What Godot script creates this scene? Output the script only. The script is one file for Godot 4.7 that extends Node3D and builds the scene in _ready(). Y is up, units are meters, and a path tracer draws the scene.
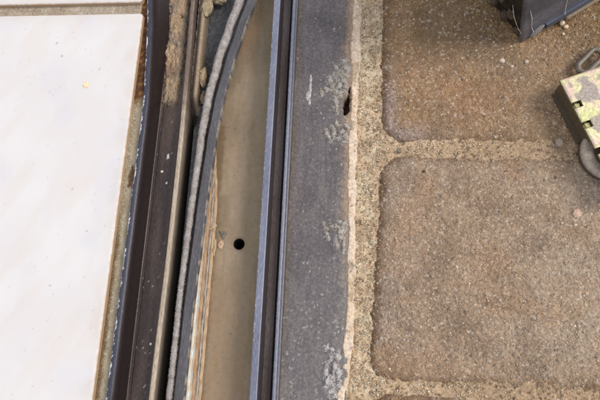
extends Node3D
# A sliding-door threshold seen from above: white floor tiles, a dirty bronze door sill, mortar and brick pavers,
# with a door leaf corner and a door roller lying on the pavers. All builder coordinates are in millimetres.

const MM := 0.001
var used := {}
var rng := RandomNumberGenerator.new()
var n_big: FastNoiseLite
var n_mid: FastNoiseLite
var n_small: FastNoiseLite
var n_fine: FastNoiseLite
var n_cell: FastNoiseLite
var n_cell_small: FastNoiseLite
var n_grain: FastNoiseLite
var n_streak: FastNoiseLite
var M := {}

# ---------------------------------------------------------------- mesh collecting

class Mb:
	var P := PackedVector3Array()
	var N := PackedVector3Array()
	var C := PackedColorArray()
	var I := PackedInt32Array()

	func grid(Q: PackedVector3Array, K: PackedColorArray, n: int, m: int, wrap := false, keep := PackedByteArray()) -> void:
		# n points along the profile (left to right over the top), m along z
		var first := P.size()
		P.append_array(Q)
		C.append_array(K)
		var nn := PackedVector3Array()
		nn.resize(n * m)
		for j in m:
			var ja := maxi(j - 1, 0) * n
			var jb := mini(j + 1, m - 1) * n
			for i in n:
				var ia := i - 1
				var ib := i + 1
				if wrap:
					ia = posmod(ia, n)
					ib = ib % n
				else:
					ia = maxi(ia, 0)
					ib = mini(ib, n - 1)
				nn[j * n + i] = (Q[jb + i] - Q[ja + i]).cross(Q[j * n + ib] - Q[j * n + ia]).normalized()
		N.append_array(nn)
		var last := n if wrap else n - 1
		var masked := keep.size() > 0
		for j in m - 1:
			for i in last:
				var a := j * n + i
				var b := j * n + (i + 1) % n
				var c := a + n
				var d := b + n
				if masked and not (keep[a] or keep[b] or keep[c] or keep[d]):
					continue
				I.append_array([first + a, first + b, first + c, first + b, first + d, first + c])

	func tri(a: Vector3, b: Vector3, c: Vector3, k: Color) -> void:
		# clockwise seen from the front
		var n := (c - a).cross(b - a).normalized()
		var f := P.size()
		P.append_array([a, b, c])
		N.append_array([n, n, n])
		C.append_array([k, k, k])
		I.append_array([f, f + 1, f + 2])

	func quad(a: Vector3, b: Vector3, c: Vector3, d: Vector3, k: Color) -> void:
		tri(a, b, c, k)
		tri(a, c, d, k)

	func mesh(scale := 0.001) -> ArrayMesh:
		var V := PackedVector3Array()
		V.resize(P.size())
		for i in P.size():
			V[i] = P[i] * scale
		var a := []
		a.resize(Mesh.ARRAY_MAX)
		a[Mesh.ARRAY_VERTEX] = V
		a[Mesh.ARRAY_NORMAL] = N
		a[Mesh.ARRAY_COLOR] = C
		a[Mesh.ARRAY_INDEX] = I
		var me := ArrayMesh.new()
		me.add_surface_from_arrays(Mesh.PRIMITIVE_TRIANGLES, a)
		return me

# ---------------------------------------------------------------- naming

func numbered(called: String) -> String:
	used[called] = used.get(called, -1) + 1
	return called if used[called] == 0 else "%s_%03d" % [called, used[called]]

func put(called: String, me: Mesh, mat: Material, parent: Node = self) -> MeshInstance3D:
	var o := MeshInstance3D.new()
	o.mesh = me
	o.material_override = mat
	if parent == self:
		o.name = numbered(called)
	else:
		var n := 0
		for c in parent.get_children():
			if str(c.name).begins_with(called):
				n += 1
		o.name = called if n == 0 else "%s_%03d" % [called, n]
	parent.add_child(o, true)
	return o

func tag(o: Node, label: String, category: String, group := "") -> Node:
	o.set_meta("label", label)
	o.set_meta("category", category)
	if group:
		o.set_meta("group", group)
	return o

func base(called: String, at := Vector3.ZERO) -> Node3D:
	var o := Node3D.new()
	o.name = numbered(called)
	o.position = at * MM
	add_child(o, true)
	return o

# ---------------------------------------------------------------- small maths

func s8(r: float, g: float, b: float) -> Color:
	return Color(r / 255.0, g / 255.0, b / 255.0).srgb_to_linear()

func sm(a: float, b: float, x: float) -> float:
	var t := clampf((x - a) / (b - a), 0.0, 1.0)
	return t * t * (3.0 - 2.0 * t)

func mul(c: Color, k: float) -> Color:
	return Color(c.r * k, c.g * k, c.b * k)

func table(rows: Array, z: float) -> float:
	# piecewise smooth interpolation of [z, value] rows sorted by z
	if z <= rows[0][0]:
		return rows[0][1]
	for k in range(1, rows.size()):
		if z <= rows[k][0]:
			var p1: float = rows[k - 1][1]
			var p2: float = rows[k][1]
			var t: float = (z - rows[k - 1][0]) / (rows[k][0] - rows[k - 1][0])
			return lerpf(p1, p2, t * t * (3.0 - 2.0 * t) * 0.35 + t * 0.65)
	return rows[-1][1]

func noise(kind: int, freq: float, seed_: int, octaves := 1) -> FastNoiseLite:
	var f := FastNoiseLite.new()
	f.noise_type = kind
	f.frequency = freq
	f.seed = seed_
	if octaves > 1:
		f.fractal_type = FastNoiseLite.FRACTAL_FBM
		f.fractal_octaves = octaves
	else:
		f.fractal_type = FastNoiseLite.FRACTAL_NONE
	return f

func steps(a: float, b: float, d: float) -> PackedFloat32Array:
	var out := PackedFloat32Array()
	var n := maxi(1, roundi((b - a) / d))
	for i in n + 1:
		out.append(a + (b - a) * i / n)
	return out

func span(a: float, lo: float, hi: float, b: float, fine: float, coarse: float) -> PackedFloat32Array:
	# coarse outside lo..hi, fine inside
	var out := PackedFloat32Array()
	if a < lo:
		out.append_array(steps(a, minf(lo, b), coarse))
		out.remove_at(out.size() - 1)
	if maxf(a, lo) < minf(hi, b):
		out.append_array(steps(maxf(a, lo), minf(hi, b), fine))
	if b > hi:
		var tail := steps(maxf(hi, a), b, coarse)
		if out.size():
			tail.remove_at(0)
		out.append_array(tail)
	return out

# ---------------------------------------------------------------- materials

func noise_tex(f: FastNoiseLite, size: int, ramp: Array = [], seamless := true) -> NoiseTexture2D:
	var t := NoiseTexture2D.new()
	t.width = size
	t.height = size
	t.seamless = seamless
	t.seamless_blend_skirt = 0.12
	t.noise = f
	if ramp.size():
		var g := Gradient.new()
		var offs := PackedFloat32Array()
		var cols := PackedColorArray()
		for r in ramp:
			offs.append(r[0])
			cols.append(r[1])
		g.offsets = offs
		g.colors = cols
		t.color_ramp = g
	return t

func mat(rough: float, metal: float, tex: Texture2D = null, scale := Vector3.ONE, bump: Texture2D = null, bump_cm := 0.0, spec := 0.5) -> StandardMaterial3D:
	var m := StandardMaterial3D.new()
	m.vertex_color_use_as_albedo = true
	m.roughness = rough
	m.metallic = metal
	m.metallic_specular = spec
	if tex or bump:
		m.uv1_triplanar = true
		m.uv1_world_triplanar = true
		m.uv1_scale = scale
	if tex:
		m.albedo_texture = tex
	if bump:
		m.heightmap_enabled = true
		m.heightmap_texture = bump
		m.heightmap_scale = bump_cm
	return m

func make_materials() -> void:
	n_big = noise(FastNoiseLite.TYPE_SIMPLEX_SMOOTH, 1.0 / 55.0, 11, 3)
	n_mid = noise(FastNoiseLite.TYPE_SIMPLEX_SMOOTH, 1.0 / 14.0, 23, 3)
	n_small = noise(FastNoiseLite.TYPE_SIMPLEX_SMOOTH, 1.0 / 4.0, 37, 3)
	n_fine = noise(FastNoiseLite.TYPE_SIMPLEX_SMOOTH, 1.0 / 1.3, 41, 2)
	n_cell = noise(FastNoiseLite.TYPE_CELLULAR, 1.0 / 1.7, 53)
	n_cell.cellular_return_type = FastNoiseLite.RETURN_DISTANCE
	n_cell_small = noise(FastNoiseLite.TYPE_CELLULAR, 1.0 / 1.0, 59)
	n_cell_small.cellular_return_type = FastNoiseLite.RETURN_CELL_VALUE
	n_grain = noise(FastNoiseLite.TYPE_CELLULAR, 1.0 / 1.9, 61)
	n_grain.cellular_return_type = FastNoiseLite.RETURN_CELL_VALUE
	n_streak = noise(FastNoiseLite.TYPE_SIMPLEX_SMOOTH, 1.0, 71, 2)

	var cells := noise(FastNoiseLite.TYPE_CELLULAR, 0.1, 5)
	cells.cellular_return_type = FastNoiseLite.RETURN_CELL_VALUE
	cells.domain_warp_enabled = true
	cells.domain_warp_amplitude = 6.0
	cells.domain_warp_frequency = 0.08
	var grain := noise_tex(cells, 1024, [[0.0, Color(0.66, 0.66, 0.67)], [0.3, Color(0.76, 0.76, 0.77)], [0.55, Color(0.81, 0.8, 0.8)], [0.8, Color(0.85, 0.84, 0.82)], [0.93, Color(0.9, 0.9, 0.89)], [1.0, Color(0.97, 0.97, 0.97)]])
	var fbm := noise(FastNoiseLite.TYPE_SIMPLEX_SMOOTH, 0.02, 8, 6)
	var cloud := noise_tex(fbm, 1024, [[0.0, Color(0.72, 0.72, 0.72)], [1.0, Color(1, 1, 1)]])
	var rough_cells := noise(FastNoiseLite.TYPE_CELLULAR, 0.07, 15, 3)
	rough_cells.cellular_return_type = FastNoiseLite.RETURN_DISTANCE2_ADD
	var pits := noise_tex(rough_cells, 1024)
	var fbm2 := noise(FastNoiseLite.TYPE_SIMPLEX_SMOOTH, 0.05, 18, 5)
	var dust := noise_tex(fbm2, 1024)

	M.paver = mat(0.85, 0.0, grain, Vector3.ONE * 17.0, pits, 0.06, 0.4)
	M.mortar = mat(0.95, 0.0, grain, Vector3.ONE * 23.0, pits, 0.04, 0.3)
	M.grains = mat(0.75, 0.0)
	M.tile = mat(0.4, 0.0, null, Vector3.ONE * 9.0, dust, 0.002, 0.4)
	M.grout = mat(0.9, 0.0, grain, Vector3.ONE * 21.0, dust, 0.03, 0.3)
	M.bronze = mat(0.38, 0.35, cloud, Vector3(60, 60, 14), dust, 0.006)
	M.worn = mat(0.5, 0.45, cloud, Vector3(80, 80, 12), dust, 0.004)
	M.flange = mat(0.68, 0.05, cloud, Vector3.ONE * 24.0, dust, 0.012)
	M.pan = mat(0.6, 0.05, null, Vector3.ONE * 19.0, dust, 0.006)
	M.crust = mat(0.95, 0.0, grain, Vector3.ONE * 31.0, pits, 0.03, 0.3)
	M.bead = mat(0.8, 0.0, cloud, Vector3.ONE * 25.0, dust, 0.02, 0.35)
	M.rubber = mat(0.65, 0.0, cloud, Vector3(50, 50, 11), dust, 0.008, 0.3)
	M.wool = mat(0.95, 0.0)
	M.wood = mat(0.85, 0.0, cloud, Vector3(90, 90, 9), dust, 0.02)
	M.zinc = mat(0.5, 0.25, cloud, Vector3.ONE * 28.0, dust, 0.008)
	M.nylon = mat(0.45, 0.0, cloud, Vector3.ONE * 26.0, dust, 0.008)
	M.plate = mat(0.32, 0.45, cloud, Vector3(18, 18, 18), dust, 0.008)
	M.dark = mat(0.9, 0.0)

# ---------------------------------------------------------------- shape builders

func rounded(poly: Array, r: float, n := 3) -> PackedVector2Array:
	# corners of a closed profile rounded, with support points so that flats stay flat
	var out := PackedVector2Array()
	var k := poly.size()
	for i in k:
		var p: Vector2 = poly[i]
		var a: Vector2 = poly[(i + k - 1) % k]
		var b: Vector2 = poly[(i + 1) % k]
		var rr := minf(r, minf(p.distance_to(a), p.distance_to(b)) * 0.4)
		var pa := p + (a - p).normalized() * rr
		var pb := p + (b - p).normalized() * rr
		out.append(p + (a - p).normalized() * rr * 1.15)
		for q in n + 1:
			var t := float(q) / n
			out.append(pa.lerp(p, t).lerp(p.lerp(pb, t), t))
		out.append(p + (b - p).normalized() * rr * 1.15)
	return out

func sweep(profile: PackedVector2Array, zs: PackedFloat32Array, shift: Callable, paint: Callable) -> Mb:
	# closed profile (over the top left to right, back underneath) along z
	var mb := Mb.new()
	var n := profile.size()
	var Q := PackedVector3Array()
	var K := PackedColorArray()
	for z in zs:
		for p in profile:
			var d: Vector2 = shift.call(p, z)
			var v := Vector3(p.x + d.x, p.y + d.y, z)
			Q.append(v)
			K.append(paint.call(v, p))
	mb.grid(Q, K, n, zs.size(), true)
	var ids := Geometry2D.triangulate_polygon(profile)
	for e in 2:
		var off := 0 if e == 0 else (zs.size() - 1) * n
		for t in range(0, ids.size(), 3):
			mb.tri(Q[off + ids[t]], Q[off + ids[t + 1]], Q[off + ids[t + 2]], K[off])
	return mb

func straight(_p: Vector2, _z: float) -> Vector2:
	return Vector2.ZERO

func field(xs: PackedFloat32Array, zs: PackedFloat32Array, fn: Callable) -> Mb:
	# height field: fn(x, z) -> [height, colour] or [height, colour, keep]
	var mb := Mb.new()
	var Q := PackedVector3Array()
	var K := PackedColorArray()
	var keep := PackedByteArray()
	for z in zs:
		for x in xs:
			var r: Array = fn.call(x, z)
			Q.append(Vector3(x, r[0], z))
			K.append(r[1])
			if r.size() > 2:
				keep.append(1 if r[2] else 0)
	mb.grid(Q, K, xs.size(), zs.size(), false, keep)
	return mb

func prism(poly: PackedVector2Array, y0: float, y1: float, k: Color, top := true, mb: Mb = null) -> Mb:
	# an upright prism over a polygon of (x, z)
	if mb == null:
		mb = Mb.new()
	var n := poly.size()
	var cw := Geometry2D.is_polygon_clockwise(poly)
	for i in n:
		var a := poly[i]
		var b := poly[(i + 1) % n]
		if cw:
			var t := a
			a = b
			b = t
		mb.quad(Vector3(a.x, y1, a.y), Vector3(a.x, y0, a.y), Vector3(b.x, y0, b.y), Vector3(b.x, y1, b.y), k)
	var ids := Geometry2D.triangulate_polygon(poly)
	for t in range(0, ids.size(), 3):
		var a := poly[ids[t]]
		var b := poly[ids[t + 1]]
		var c := poly[ids[t + 2]]
		if (b - a).cross(c - a) < 0.0:
			var s := b
			b = c
			c = s
		if top:
			mb.tri(Vector3(a.x, y1, a.y), Vector3(b.x, y1, b.y), Vector3(c.x, y1, c.y), k)
		mb.tri(Vector3(a.x, y0, a.y), Vector3(c.x, y0, c.y), Vector3(b.x, y0, b.y), k)
	return mb

func tube(path: Array, radius: Callable, sides: int, paint: Callable, closed := false) -> Mb:
	var mb := Mb.new()
	var n := path.size()
	var rows := n + 1 if closed else n
	var Q := PackedVector3Array()
	var K := PackedColorArray()
	for j in rows:
		var p: Vector3 = path[j % n]
		var a: Vector3 = path[(j + n - 1) % n] if closed else path[maxi(j - 1, 0)]
		var b: Vector3 = path[(j + 1) % n] if closed else path[mini(j + 1, n - 1)]
		var t := (b - a).normalized()
		var side := t.cross(Vector3.UP if absf(t.y) < 0.9 else Vector3.RIGHT).normalized()
		var up := side.cross(t).normalized()
		var r: float = radius.call(float(j) / (rows - 1))
		for i in sides:
			var w := TAU * i / sides
			var v := p + (side * cos(w) + up * sin(w)) * r
			Q.append(v)
			K.append(paint.call(v))
	mb.grid(Q, K, sides, rows, true)
	return mb

func lathe(profile: Array, sides: int, paint: Callable) -> Mb:
	# profile of (radius, height) from the outside bottom over the top to the centre
	var mb := Mb.new()
	var Q := PackedVector3Array()
	var K := PackedColorArray()
	var n := profile.size()
	for j in sides + 1:
		var w := -TAU * j / sides
		for p in profile:
			var v := Vector3(cos(w) * p.x, p.y, sin(w) * p.x)
			Q.append(v)
			K.append(paint.call(v))
	# profile runs inwards, so turn the order for outward faces
	mb.grid(Q, K, n, sides + 1)
	return mb

func stone(r: Vector3, seed_: int, k: Color, vary := 0.12) -> Mb:
	# an uneven little stone: a cube sphere pushed about by noise
	var mb := Mb.new()
	var f := noise(FastNoiseLite.TYPE_SIMPLEX_SMOOTH, 0.9, seed_, 2)
	var n := 7
	for axis in 3:
		for way in [-1.0, 1.0]:
			var Q := PackedVector3Array()
			var K := PackedColorArray()
			for j in n:
				for i in n:
					var a := (float(i) / (n - 1) * 2.0 - 1.0)
					var b := (float(j) / (n - 1) * 2.0 - 1.0)
					var v := Vector3.ZERO
					v[axis] = way
					v[(axis + 1) % 3] = a if way < 0 else b
					v[(axis + 2) % 3] = b if way < 0 else a
					v = v.normalized()
					var d := 1.0 + 0.34 * f.get_noise_3dv(v * 1.6) + 0.2 * f.get_noise_3dv(v * 3.6)
					Q.append(v * d * r)
					K.append(mul(k, 1.0 + vary * f.get_noise_3dv(v * 6.0)))
			mb.grid(Q, K, n, n)
	return mb

# ---------------------------------------------------------------- the pavement

func quad_inside(c: Array, x: float, z: float) -> float:
	# distance inside a convex four-sided outline (clockwise on screen), rounded at the corners
	var d := 1e9
	var p := Vector2(x, z)
	var ds := []
	for k in 4:
		var a: Vector2 = c[k]
		var b: Vector2 = c[(k + 1) % 4]
		var e := (b - a).normalized()
		var q := e.cross(p - a)
		ds.append(q)
		d = minf(d, q)
	var r := 12.0
	for k in 4:
		var u: float = ds[k]
		var v: float = ds[(k + 1) % 4]
		if u < r and v < r:
			d = minf(d, r - Vector2(r - u, r - v).length())
	return d

func paver_colour(which: int, x: float, z: float, d: float) -> Color:
	var big := n_big.get_noise_2d(x + which * 200.0, z)
	var mid := n_mid.get_noise_2d(x, z + which * 90.0)
	var c := s8(160, 136, 113)
	if which == 1:
		c = s8(154, 125, 94).lerp(s8(158, 134, 106), sm(20.0, 100.0, x + 0.4 * (z + 150.0)) * 0.7)
		c = c.lerp(s8(134, 108, 74), sm(-145.0, -172.0, z + 16.0 * big))
		c = c.lerp(s8(160, 124, 92), sm(26.0, 0.0, Vector2((x - 62.0) * 0.7, z + 128.0).length() + 14.0 * mid) * 0.7)
		c = c.lerp(s8(160, 145, 140), sm(14.0, 3.0, d) * sm(60.0, 20.0, x) * sm(-160.0, -120.0, z) * 0.75)
	elif which == 2:
		c = s8(164, 141, 117).lerp(s8(169, 150, 128), sm(40.0, 110.0, x + 0.3 * z))
		c = c.lerp(s8(154, 137, 122), sm(26.0, 6.0, d + 6.0 * mid) * sm(75.0, 20.0, x) * 0.5)
		c = c.lerp(s8(160, 134, 106), sm(-5.0, 16.0, z + 10.0 * big) * 0.5)
	c = c.lerp(s8(172, 138, 106), clampf(big * 1.2 - 0.1, 0.0, 0.35))
	c = c.lerp(s8(132, 112, 92), clampf(-big * 1.2 - 0.05, 0.0, 0.5))
	c = c.lerp(s8(126, 104, 80), sm(0.1, 0.5, n_mid.get_noise_2d(x * 0.45 + 900.0, z * 0.45)) * 0.3)
	c = mul(c, 1.0 + 0.14 * mid + 0.1 * n_small.get_noise_2d(x, z))
	# damp, dirty rim, with the shade of the left bevel painted in
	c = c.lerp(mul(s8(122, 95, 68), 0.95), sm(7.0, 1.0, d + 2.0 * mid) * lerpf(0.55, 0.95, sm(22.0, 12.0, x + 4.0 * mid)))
	# aggregate
	var g := n_cell_small.get_noise_2d(x, z)
	c = mul(c, 1.47 + 0.17 * g)
	c = mul(c, 1.0 - 0.25 * sm(1.8, 0.2, absf(d - 0.4 + 0.6 * n_small.get_noise_2d(x * 0.6, z * 0.6))) * sm(70.0, 30.0, x))
	var h := n_grain.get_noise_2d(x * 1.7 + 500.0, z * 1.7)
	h += 0.25 * n_fine.get_noise_2d(x * 1.2, z * 1.2)
	if h > 0.85:
		c = c.lerp(s8(240, 226, 206), 0.5)
	elif h < -1.02:
		c = mul(c, 0.72)
	return c

func paver_point(which: int, c: Array, x: float, z: float) -> Array:
	var wob := 0.9 * n_mid.get_noise_2d(x * 1.3, z * 1.3) + 0.7 * n_small.get_noise_2d(x, z)
	var d := quad_inside(c, x, z) + wob
	var y := 1.0 + 0.35 * n_big.get_noise_2d(x, z) + 0.16 * n_mid.get_noise_2d(x + 40.0, z)
	var grit := 0.55 + 0.45 * n_mid.get_noise_2d(x + 300.0, z)
	y += -0.6 * grit * n_cell.get_noise_2d(x, z) - 0.95 * grit * n_cell.get_noise_2d(x * 0.6 + 90.0, z * 0.6) - 0.75
	y += 0.10 * n_fine.get_noise_2d(x, z) + 0.34 * n_small.get_noise_2d(x, z + 70.0)
	var e := clampf(1.0 - d / 6.5, 0.0, 1.0)
	y -= 2.9 * e * e * lerpf(1.0, 0.6, sm(50.0, 90.0, x))
	if d < 0.0:
		y = lerpf(y, -12.0, sm(0.0, -1.3, d))
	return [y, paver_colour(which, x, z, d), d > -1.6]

func build_pavement() -> void:
	var ground := put("ground", field(steps(-900, 900, 60), steps(-900, 900, 60), func(x, z):
		return [-46.0 + 2.0 * n_big.get_noise_2d(x, z), s8(120, 104, 84)]).mesh(), M.mortar)
	ground.set_meta("kind", "structure")
	ground.set_meta("label", "bare packed soil under the paving")

	var pave := base("pavement")
	pave.set_meta("kind", "structure")
	pave.set_meta("label", "brick paving bedded in sandy mortar")
	put("mortar_bed", field(span(-7.0, -7.0, 135, 470, 0.5, 4.0), span(-360, -196, 40, 160, 0.5, 4.0), func(x, z):
		var k := s8(226, 202, 170).lerp(s8(206, 180, 148), 0.5 + 0.8 * n_mid.get_noise_2d(x + 9.0, z))
		k = k.lerp(s8(160, 132, 98), sm(9.0, 13.0, x + 1.5 * n_small.get_noise_2d(x, z)) * sm(-150.0, -80.0, z) * 0.35)
		var g := n_grain.get_noise_2d(x * 1.9, z * 1.9)
		k = k.lerp(s8(172, 148, 116), sm(0.1, 0.5, n_mid.get_noise_2d(x * 0.7, z * 0.7 + 33.0)) * 0.6)
		k = k.lerp(s8(166, 141, 112), sm(30.0, 75.0, x + 10.0 * n_mid.get_noise_2d(x * 0.6, z)) * 0.6)
		k = mul(k, 1.4 + 0.3 * g)
		if g < -0.8:
			k = mul(k, 0.55)
		var hd := hole_depth(x, z) if x < 0.0 else 0.0
		k = k.lerp(s8(84, 54, 34), sm(0.02, 0.3, hd))
		return [-1.1 - 8.0 * hd - 1.2 * sm(0.0, -2.0, x) + 1.1 * sm(25.0, 70.0, x) + 0.5 * n_small.get_noise_2d(x, z) + 0.3 * n_fine.get_noise_2d(x, z) + 0.4 * n_mid.get_noise_2d(x, z), k]).mesh(), M.mortar, pave)

	var outlines := [
		[1, [Vector2(13.2, -222), Vector2(236, -222), Vector2(236, -98.6), Vector2(12.2, -101.2)]],
		[2, [Vector2(12.8, -95.8), Vector2(236, -95.2), Vector2(234, 20.0), Vector2(6.4, 18.4)]],
		[3, [Vector2(7.4, 22.2), Vector2(234, 22.8), Vector2(234, 142), Vector2(7.0, 141)]],
		[4, [Vector2(13.0, -350), Vector2(236, -350), Vector2(236, -227), Vector2(13.2, -227)]],
		[5, [Vector2(242, -222), Vector2(462, -222), Vector2(462, -100), Vector2(242, -100)]],
		[6, [Vector2(242, -94), Vector2(462, -94), Vector2(462, 20), Vector2(242, 20)]],
		[7, [Vector2(242, 25), Vector2(462, 25), Vector2(462, 142), Vector2(242, 142)]],
	]
	for o in outlines:
		var c: Array = o[1]
		var which: int = o[0]
		var lo := Vector2(c[0].x, c[0].y).min(c[1]).min(c[2]).min(c[3]) - Vector2(2, 2)
		var hi := Vector2(c[0].x, c[0].y).max(c[1]).max(c[2]).max(c[3]) + Vector2(2, 2)
		var fine := 0.4 if which < 4 else 2.0
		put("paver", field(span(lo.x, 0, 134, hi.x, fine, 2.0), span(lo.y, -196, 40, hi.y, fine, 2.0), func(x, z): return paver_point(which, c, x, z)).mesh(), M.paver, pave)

	# grit standing proud of the worn paver faces
	var low := SphereMesh.new()
	low.radius = 0.5 * MM
	low.height = 1.0 * MM
	low.radial_segments = 6
	low.rings = 3
	var chips := MultiMesh.new()
	chips.transform_format = MultiMesh.TRANSFORM_3D
	chips.use_colors = true
	chips.mesh = low
	chips.instance_count = 11000
	rng.seed = 909
	var made := 0
	while made < 11000:
		var cx := rng.randf_range(9.0, 136.0)
		var cz := rng.randf_range(-198.0, 44.0)
		var row := 0 if cz < -98.0 else (1 if cz < 20.0 else 2)
		var oc: Array = outlines[row][1]
		if quad_inside(oc, cx, cz) < 1.5 or n_mid.get_noise_2d(cx * 0.6 + 77.0, cz * 0.6) < rng.randf_range(-0.6, 0.2):
			if rng.randf() < 0.9:
				continue
			if quad_inside(oc, cx, cz) < 1.5:
				continue
		var at: Array = paver_point(outlines[row][0], oc, cx, cz)
		var rs := rng.randf_range(0.45, 1.15) * (1.5 if rng.randf() < 0.06 else 1.0)
		var tilt := Basis.from_euler(Vector3(rng.randf_range(-0.5, 0.5), rng.randf() * TAU, rng.randf_range(-0.5, 0.5)))
		chips.set_instance_transform(made, Transform3D(tilt * Basis.from_scale(Vector3(rs, rs * 0.62, rs * rng.randf_range(0.6, 1.1))), Vector3(cx, at[0] - 0.02 * rs, cz) * MM))
		var kc: Color = at[1]
		kc = mul(kc, 0.62 * rng.randf_range(0.75, 1.3))
		if rng.randf() < 0.055:
			kc = kc.lerp(s8(230, 216, 196), rng.randf_range(0.25, 0.75))
		elif rng.randf() < 0.05:
			kc = mul(kc, 0.55)
		chips.set_instance_color(made, kc)
		made += 1
	var grit_node := MultiMeshInstance3D.new()
	grit_node.name = "embedded_grit"
	grit_node.multimesh = chips
	grit_node.material_override = M.grains
	grit_node.set_meta("kind", "stuff")
	pave.add_child(grit_node, true)

	# loose sand on the joints
	var grain_mesh := SphereMesh.new()
	grain_mesh.radius = 0.5 * MM
	grain_mesh.height = 0.9 * MM
	grain_mesh.radial_segments = 5
	grain_mesh.rings = 2
	var spots := []
	rng.seed = 77
	var tries := 0
	while spots.size() < 10000 and tries < 120000:
		tries += 1
		var x := 0.0
		var z := 0.0
		if rng.randf() < 0.62:
			x = rng.randf_range(0.3, 15.0)
			z = rng.randf_range(-200.0, 45.0)
		elif rng.randf() < 0.6:
			x = rng.randf_range(8.0, 135.0)
			z = rng.randf_range(-104.0, -91.0)
		else:
			x = rng.randf_range(6.0, 135.0)
			z = rng.randf_range(16.5, 25.0)
		var d1 := quad_inside(outlines[0][1], x, z)
		var d2 := quad_inside(outlines[1][1], x, z)
		var d3 := quad_inside(outlines[2][1], x, z)
		var d := maxf(d1, maxf(d2, d3))
		if x > 50.0 and rng.randf() < 0.65 * sm(50.0, 80.0, x):
			continue
		if d > 1.6 and rng.randf() > 0.02:
			continue
		if n_small.get_noise_2d(x * 0.6, z * 0.6) + 0.6 * n_mid.get_noise_2d(x, z) < rng.randf_range(-0.25, 0.35):
			continue
		var y := -0.85 + 1.1 * sm(25.0, 70.0, x) + 0.5 * n_small.get_noise_2d(x, z) + 0.4 * n_mid.get_noise_2d(x, z)
		if d > 0.0:
			y = maxf(y, 0.7 - 2.9 * pow(clampf(1.0 - d / 6.5, 0.0, 1.0), 2.0))
		spots.append(Vector3(x, y, z))
	var mm := MultiMesh.new()
	mm.transform_format = MultiMesh.TRANSFORM_3D
	mm.use_colors = true
	mm.mesh = grain_mesh
	mm.instance_count = spots.size()
	var tones := [s8(205, 180, 146), s8(190, 164, 130), s8(216, 196, 166), s8(172, 146, 112), s8(232, 220, 200), s8(130, 110, 90), s8(198, 170, 134), s8(190, 164, 130)]
	for i in spots.size():
		var sz := rng.randf_range(0.2, 0.62) * (1.9 if rng.randf() < 0.07 else 1.0)
		var bs := Basis.from_euler(Vector3(rng.randf() * TAU, rng.randf() * TAU, rng.randf() * TAU)).scaled(Vector3(sz, sz * 0.8, sz * rng.randf_range(0.7, 1.2)))
		mm.set_instance_transform(i, Transform3D(bs, spots[i] * MM))
		mm.set_instance_color(i, mul(tones[rng.randi() % tones.size()], rng.randf_range(0.75, 1.05)))
	var g := MultiMeshInstance3D.new()
	g.name = "sand_grains"
	g.multimesh = mm
	g.material_override = M.grains
	g.set_meta("kind", "stuff")
	pave.add_child(g, true)

# ---------------------------------------------------------------- the tiled floor

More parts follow.
